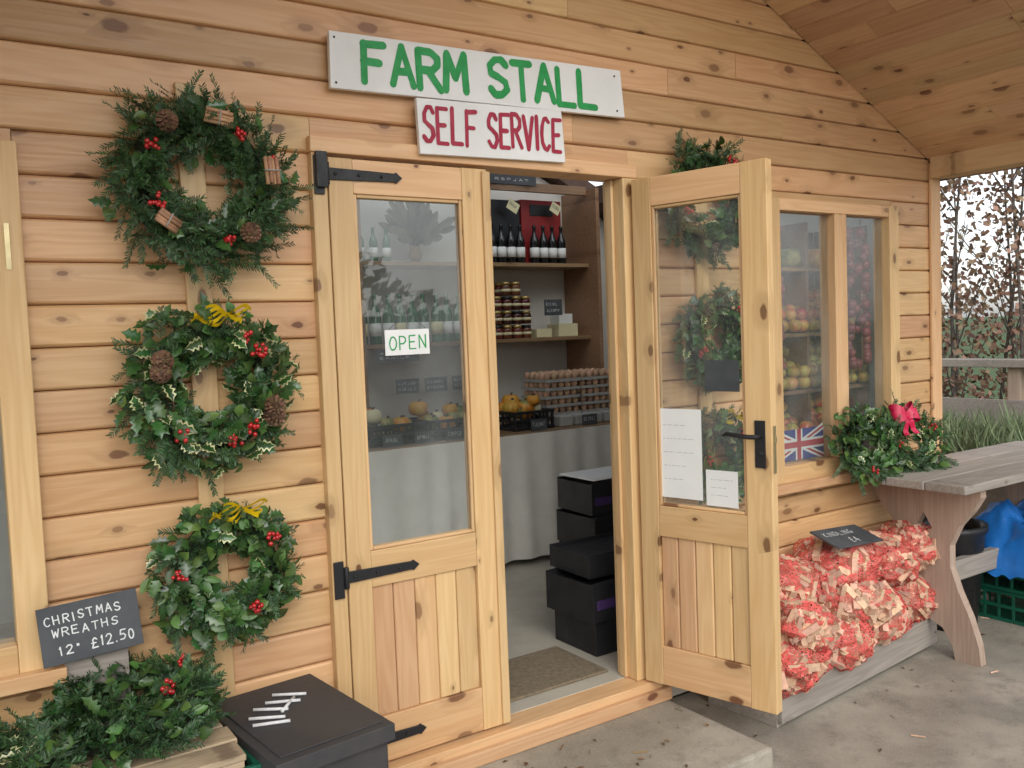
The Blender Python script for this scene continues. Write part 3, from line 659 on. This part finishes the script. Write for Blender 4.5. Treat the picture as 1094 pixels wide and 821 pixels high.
# ------------------------------------------------------------ interior
par=empty('counter_table'); mb=MB(); mb.box(.6,4.15,1.76,2.58,.965,1.0,shelfW); 
for xx in (.7,4.05): mb.box(xx,xx+.06,2.4,2.46,.2,.964,shelfW)
mb.obj('top',par,.003)
mb=MB(); vs=[];fs=[];nx,nz2=420,8
for i in range(nx):
    x=.6+3.5*i/(nx-1)
    for j in range(nz2):
        t=j/(nz2-1); amp=.008+.03*t
        vs.append((x,1.745-amp*(.5+.5*math.sin(x*34+3*noise.noise(Vector((x*2,0,0)))))-.05*t*noise.noise(Vector((x*3,5,0))),.995-t*(.755+.03*noise.noise(Vector((x*2.5,2,1))))))
for i in range(nx-1):
    for j in range(nz2-1): fs.append((i*nz2+j,(i+1)*nz2+j,(i+1)*nz2+j+1,i*nz2+j+1))
mb.add(vs,fs,cloth,True); mb.obj('cloth',par)
par=empty('wall_shelves'); mb=MB()
for z_ in (1.545,2.055): mb.box(.7,4.0,2.30,2.598,z_,z_+.025,shelfW)
mb.box(4.0,4.03,2.2,2.598,1.001,2.6,shelfW); mb.box(2.99,3.03,2.31,2.35,1.001,2.6,shelfW); mb.box(2.2,2.25,2.28,2.33,1.001,2.9,shelfW); mb.box(4.10,4.16,1.9,1.96,.2,2.5,shelfW)
mb.box(.7,4.0,2.30,2.33,2.56,2.62,shelfW)
mb.obj('boards',par,.002)
def bottle(mb,c,s,mt,lab):
    mb.lathe([(.036*s,0),(.038*s,.01),(.038*s,.17*s),(.034*s,.2*s),(.014*s,.245*s),(.0135*s,.29*s),(.016*s,.295*s),(.0155*s,.31*s)],c,mt,12)
    mb.lathe([(.0387*s,.05*s),(.0387*s,.13*s)],c,lab,12)
mb=MB()
for i in range(9): bottle(mb,(2.28+i*.085,2.40+U(-.03,.03),1.571),1.0,bgreen,paper if i%3 else paperY)
mb.obj('green_bottles')
mb=MB()
for i in range(3): bottle(mb,(2.06+i*.1,2.4,2.081),1.05,bgreen,paper)
for i in range(3): bottle(mb,(2.3+i*.09,2.42,2.081),.7,bgreen,paper)
mb.obj('green_bottles')
par=empty('black_display_case'); mb=MB(); mb.box(3.19,3.515,2.44,2.58,2.081,2.52,blackP); mb.obj('case',par,.003); mb=MB()
for i in range(4): bottle(mb,(3.24+i*.077,2.38,2.081),.85,bdark,paper)
mb.obj('bottles',par)
par=empty('red_display_case'); mb=MB(); mb.box(3.53,3.87,2.44,2.58,2.081,2.53,redCase); mb.box(3.6,3.8,2.436,2.44,2.42,2.5,blackP); mb.obj('case',par,.003); mb=MB()
for i in range(4): bottle(mb,(3.59+i*.077,2.38,2.081),.85,bdark,paper)
mb.obj('bottles',par)
def label(name,x0,x1,y,z0,z1,mt=None,ln=2,tilt=0):
    mb=MB(); cx=(x0+x1)/2; cz=(z0+z1)/2; M=boxM((cx,y,cz),(0,tilt,0)); w=(x1-x0)/2;h=(z1-z0)/2
    mb.box(-w,w,0,.004,-h,h,mt or slate,M)
    for i in range(ln):
        zz=h-2*h*(i+.8)/(ln+.6); s=''.join(random.choice('APLESJUICRONDT') for _ in range(6)); mb.M=M
        lettering(mb,s,(-w*.8,-.0005,zz-h*.15),X_,Z_,(0,-1,0),h*1.0/ln*.6,w*1.55/6*.6,w*1.55/6*.4,max(.0018,h*.045),chalk if (mt or slate)==slate else ink,.12); mb.M=None
    mb.obj(name)
label('chalk_label',3.19,3.56,2.29,2.60,2.70,ln=2); label('chalk_label',3.60,3.75,2.30,1.72,1.83); label('chalk_label',4.03,4.12,2.1,1.60,1.78,ln=3)
label('price_tag',3.36,3.45,2.35,2.43,2.5,paperY,1,.5); label('price_tag',3.72,3.80,2.35,2.43,2.5,paperY,1,.5)
label('chalk_label',2.42,2.58,2.25,1.26,1.35); label('chalk_label',2.62,2.78,2.25,1.26,1.35); label('chalk_label',2.82,2.96,2.25,1.26,1.35); label('chalk_label',2.3,2.6,2.27,1.46,1.54)
mb=MB()
for t in range(4):
    for i in range(4):
        for j in range(2): 
            if t==3 and i in (0,3): continue
            x=3.26+i*.078+U(-.004,.004); y=2.38+j*.08; zz=1.571+t*.098
            mb.lathe([(.033,0),(.036,.006),(.036,.06),(.03,.072)],(x,y,zz),jam,10); mb.lathe([(.032,.072),(.032,.09)],(x,y,zz),gold if (t+i)%3 else blackP,10); mb.lathe([(.0365,.025),(.0365,.043)],(x,y,zz),paperY,10)
mb.obj('jam_jars')
mb=MB(); mb.box(3.76,3.93,2.36,2.5,1.571,1.66,paperY); mb.box(3.78,3.9,2.38,2.49,1.661,1.73,paper); mb.box(3.57,3.70,2.36,2.42,1.571,1.63,paperY); mb.obj('cream_boxes',None,.002)
mb=MB()
for sx in (3.37,3.665):
    for t in range(6):
        zz=1.001+t*.055; jx=U(-.008,.008); mb.box(sx+jx,sx+jx+.285,2.0,2.285,zz,zz+.018,card)
        for i in range(5):
            for j in range(5):
                if j==0 or i in (0,4) or t==5: mb.ball((sx+jx+.03+i*.056,2.03+j*.056,zz+.038),.025,eggM,8,6,(.9,.9,1.15))
mb.obj('egg_trays')
mb=MB()
for i in range(5): mb.box(3.36+i*.12,3.46+i*.12,1.83,1.93,1.001,1.07,card); 
mb.obj('egg_boxes',None,.01)
crate('black_produce_tray',3.02,3.32,1.85,2.15,1.001,1.12,blackP,6,1); crate('black_produce_tray',2.06,2.40,1.85,2.15,1.001,1.12,blackP,6,1); crate('black_produce_tray',2.43,2.80,1.85,2.15,1.001,1.12,blackP,6,1)
def squash(mb,c,r,mt):
    for k in range(8):
        a=k*math.pi/4; mb.ball((c[0]+.4*r*math.cos(a),c[1]+.4*r*math.sin(a),c[2]),r*.62,mt,7,6,(1,1,1.15))
    mb.tube([(c[0],c[1],c[2]+r*.5),(c[0]+.01,c[1],c[2]+r*.95)],.008,twigM,5)
mb=MB()
for i in range(34):
    x=random.choice([U(2.1,2.36),U(2.47,2.76),U(3.07,3.28)]); squash(mb,(x,U(1.9,2.1),U(1.09,1.18)),U(.04,.065),random.choice([orange,orange,greenSq,paperY]))
mb.obj('squashes')
for i in range(6):
    label('chalk_label',[2.1,2.3,2.5,2.68,3.1,3.5][i],[2.22,2.42,2.62,2.8,3.22,3.62][i],1.79,1.0,1.07,ln=1)
mb=MB(); c=Vector((2.68,2.42,2.085))
mb.lathe([(.03,0),(.045,.05),(.03,.09),(.035,.1)],tuple(c),wicker,12)
for i in range(60):
    d=Vector((U(-.9,.9),U(-.4,.3),U(.4,1.2))).normalized(); L_=U(.15,.33); mb.tube([c+Vector((0,0,.09)),c+Vector((0,0,.09))+d*L_],.002,twigM,4); holly(mb,c+Vector((0,0,.09))+d*L_*.6,d+rv()*.3,Vector((0,-1,0)),L_*.5,.05,False,True,dried); holly(mb,c+Vector((0,0,.09))+d*L_*.3,d+rv()*.5,Vector((0,-1,0)),L_*.4,.045,False,True,dried)
mb.obj('dried_flower_arrangement')
def bbox(x,y,z,w,d,h,band=None,rot=0):
    par=empty('black_produce_box'); M=boxM((x,y,z),(0,0,rot)); mb=MB(); t=.008
    mb.box(-w/2,w/2,-d/2,-d/2+t,0,h,blackP,M); mb.box(-w/2,w/2,d/2-t,d/2,0,h,blackP,M); mb.box(-w/2,-w/2+t,-d/2+t,d/2-t,0,h*.96,blackP,M); mb.box(w/2-t,w/2,-d/2+t,d/2-t,0,h*.96,blackP,M); mb.box(-w/2+t,w/2-t,-d/2+t,d/2-t,0,.006,blackP,M)
    mb.box(-w/2+t,w/2-t,-d/2+t,d/2-t,h*.8,h*.83,blackP,M)
    mb.box(-w/2+.01,w/2-.01,-d/2-.006,-d/2-.0005,h-.014,h+.004,blackP,M)
    mb.box(-.05,.05,-d/2-.0022,-d/2-.0006,h*.66,h*.80,dark,M)
    if band:
        mb.box(-w*.45,-w*.2,-d/2-.0022,-d/2-.0006,h*.3,h*.55,band,M); mb.box(-w*.1,w*.1,-d/2-.0022,-d/2-.0006,h*.35,h*.5,pencil,M)
    mb.obj('box',par,.002)
bbox(2.55,.42,.2,.40,.30,.16); bbox(2.51,.40,.365,.42,.32,.17,purple,.05); bbox(2.54,.43,.54,.40,.3,.10,None,-.03) 
for i in range(4): bbox(2.90+.012*(i%2),.86,.2+i*.165,.40,.30,.16,purple if i in(1,3) else None,.04*(i%3-1))
mb=MB(); mb.box(2.72,3.08,.72,1.0,.866,.874,paper); mb.obj('box_lid',None,.002)
mb=MB(); mb.box(1.74,2.28,.11,.47,.2,.212,matM); mb.obj('door_mat',None,.004)
par=empty('produce_rack'); mb=MB()
for z_ in (.98,1.26,1.54,1.86): mb.box(3.17,4.13,.16,.5,z_,z_+.018,shelfW)
for xx in (3.14,3.66,4.14): mb.box(xx,xx+.02,.17,.49,.2,2.1,shelfW)
mb.box(3.15,4.15,.5,.51,.95,2.1,shelfW)
mb.obj('shelves',par)
mb=MB()
for z_,mt_ in ((1.0,apple),(1.28,appleG),(1.56,apple)):
    for i in range(12):
        for j in range(4):
            for k in range(2+(j>1)): mb.ball((3.22+i*.078+U(-.012,.012),.16+j*.075+U(-.012,.012),z_+.035+k*.055+j*.02),.037*U(.9,1.05),mt_ if R_()<.7 else appleG,8,6,(1,1,.9))
mb.obj('apples')
mb=MB(); 
for i in range(5): squash(mb,(3.25+i*.19,.25,1.93),.07,orange if i%2 else greenSq)
mb.obj('squashes')
for xx in (3.34,3.88,4.0):
    mb=MB(); mb.tube([(xx,.1,2.15),(xx,.1,1.35)],.005,wicker,5)
    for k in range(34): a=U(0,6.28); mb.ball((xx+.035*math.cos(a),.105+.02*math.sin(a),2.05-k*.02),.027,onion,8,6)
    mb.obj('onion_string')
mb=MB(); a,b_,c0,c1=3.24,3.60,.965,1.11; y=.04
mb.box(a,b_,y,y+.002,c0,c1,fBlue)
def ln(p,q,w,off,mt):
    p=Vector((p[0],y-off,p[1]));q=Vector((q[0],y-off,q[1])); d=(q-p).normalized(); s=d.cross(Vector((0,1,0)))*w/2; mb.add([p-s,q-s,q+s,p+s],[(0,1,2,3)],mt)
ln((a,c0),(b_,c1),.03,.0005,paper);ln((a,c1),(b_,c0),.03,.0007,paper);ln((a,c0),(b_,c1),.01,.001,fRed);ln((a,c1),(b_,c0),.01,.0012,fRed)
cx=(a+b_)/2;cz=(c0+c1)/2; ln((cx,c0),(cx,c1),.05,.0016,paper);ln((a,cz),(b_,cz),.05,.0018,paper);ln((cx,c0),(cx,c1),.028,.0022,fRed);ln((a,cz),(b_,cz),.028,.0024,fRed)
mb.obj('union_flag_bunting')
# ------------------------------------------------------------ outside right
mb=MB(); mb.box(5.45,6.7,-.5,2.4,G,.6,greyW); mb.obj('raised_bed',None,.01)
mb=MB()
for i in range(7000):
    x=U(5.4,6.75);y=U(-.55,2.45); h=U(.16,.40)*(1+.5*noise.noise(Vector((x*3,y*3,0)))); p=Vector((x,y,.58+.1*noise.noise(Vector((x*3,y*3,5))))); d=Vector((U(-.7,.7),U(-.7,.7),1)).normalized(); s=d.cross(rv()).normalized()*.006
    mb.add([p-s*.6,p+s*.6,p+d*h*.6+s,p+d*h,p+d*h*.6-s],[(0,1,2,3,4)],lav)
mb.obj('lavender_bush')
mb=MB()
for y in (-1.5,.8,3.1): mb.box(6.95,7.05,y,y+.1,G,1.2,greyWz)
mb.box(6.90,7.10,-2,5,1.2,1.26,greyW); mb.box(6.93,6.949,-2,5,.75,.95,greyW); mb.obj('timber_fence',None,.005)
mb=MB()
def stem(p,d,L,r,dep):
    P=[p];q=p.copy();dd=d.copy()
    for i in range(5): dd=(dd+rv()*.07+Vector((0,0,.05))).normalized(); q=q+dd*L/5; P.append(q)
    mb.tube(P,[r*(1-.15*i) for i in range(6)],barkM,5,False)
    if dep:
        for i in range(7):
            k=random.randint(1,5); stem(P[k],(dd*.9+rv()*.7+Vector((0,0,.3))).normalized(),L*U(.15,.35),r*.4,dep-1)
for i in range(60): stem(Vector((U(8,9),-2.5+i*.15+U(-.08,.08),0)),Vector((U(-.06,.06),U(-.08,.08),1)),U(3,4.4),.022,2 if i%2 else 1)
for i in range(40000):
    x=U(7.8,9.2);y=U(-2.6,6.5);z=U(.05,4.2)
    if noise.noise(Vector((x*2,y*2.2,z*2.2)))<-.34+ .11*(z-1.2): continue
    p=Vector((x,y,z)); n_=rv(); u=n_.orthogonal().normalized()*U(.026,.046); w=n_.cross(u).normalized()*U(.016,.028)
    mb.add([p-u,p-u*.2+w,p+u,p-u*.2-w],[(0,1,2,3)],brownL)
mb.obj('beech_hedge')
mb=MB()
for i in range(9000):
    x=U(-14,16);z=U(0,2.6+1.3*noise.noise(Vector((x*.5,0,0)))); p=Vector((x,-13+U(-.7,.7),z)); n_=rv(); u=n_.orthogonal().normalized()*U(.08,.16); w=n_.cross(u).normalized()*U(.06,.1)
    mb.add([p-u,p-u*.2+w,p+u,p-u*.2-w],[(0,1,2,3)],ivyM)
mb.box(-14,16,-13.3,-12.9,0,2.0,dark); mb.obj('unseen_reflection_hedge')  # unseen hedge behind the camera, added to darken reflections in the glass
# ------------------------------------------------------------ light, sky, camera
w=bpy.data.worlds.new('World'); sc.world=w; w.use_nodes=True; nt=w.node_tree; bg=nt.nodes['Background']
sky=N(nt,'ShaderNodeTexSky'); sky.sky_type='NISHITA'; sky.sun_disc=False
EL,AZ=38,200
sky.sun_elevation=math.radians(EL); sky.sun_rotation=math.radians(AZ); sky.dust_density=1.5; sky.air_density=1.0
hs=N(nt,'ShaderNodeHueSaturation'); hs.inputs['Saturation'].default_value=.25; hs.inputs['Value'].default_value=1.78
nt.links.new(sky.outputs[0],hs.inputs['Color']); nt.links.new(hs.outputs[0],bg.inputs[0]); bg.inputs[1].default_value=.15
sd=bpy.data.lights.new('sun','SUN'); sd.energy=1.0; sd.angle=math.radians(55); sd.color=(1,.98,.94)
so=bpy.data.objects.new('sun',sd); sc.collection.objects.link(so)
dv=Vector((math.sin(math.radians(AZ))*math.cos(math.radians(EL)),math.cos(math.radians(AZ))*math.cos(math.radians(EL)),math.sin(math.radians(EL))))
so.rotation_euler=(dv).to_track_quat('Z','Y').to_euler()
cam=bpy.data.cameras.new('camera'); co=bpy.data.objects.new('camera',cam); sc.collection.objects.link(co)
cam.lens=31.3; cam.sensor_width=36; cam.clip_end=2000; cam.clip_start=.05
X=Vector((.8322,-.5531,-.0380)).normalized(); Zb=Vector((-.5507,-.8326,.0590)); Zb=(Zb-X*Zb.dot(X)).normalized(); Yb=Zb.cross(X)
Mx=Matrix(((X.x,Yb.x,Zb.x,0),(X.y,Yb.y,Zb.y,-2.7),(X.z,Yb.z,Zb.z,1.62),(0,0,0,1)))
co.matrix_world=Mx; sc.camera=co
sc.view_settings.view_transform='Standard'; sc.view_settings.look='None'; sc.view_settings.exposure=0
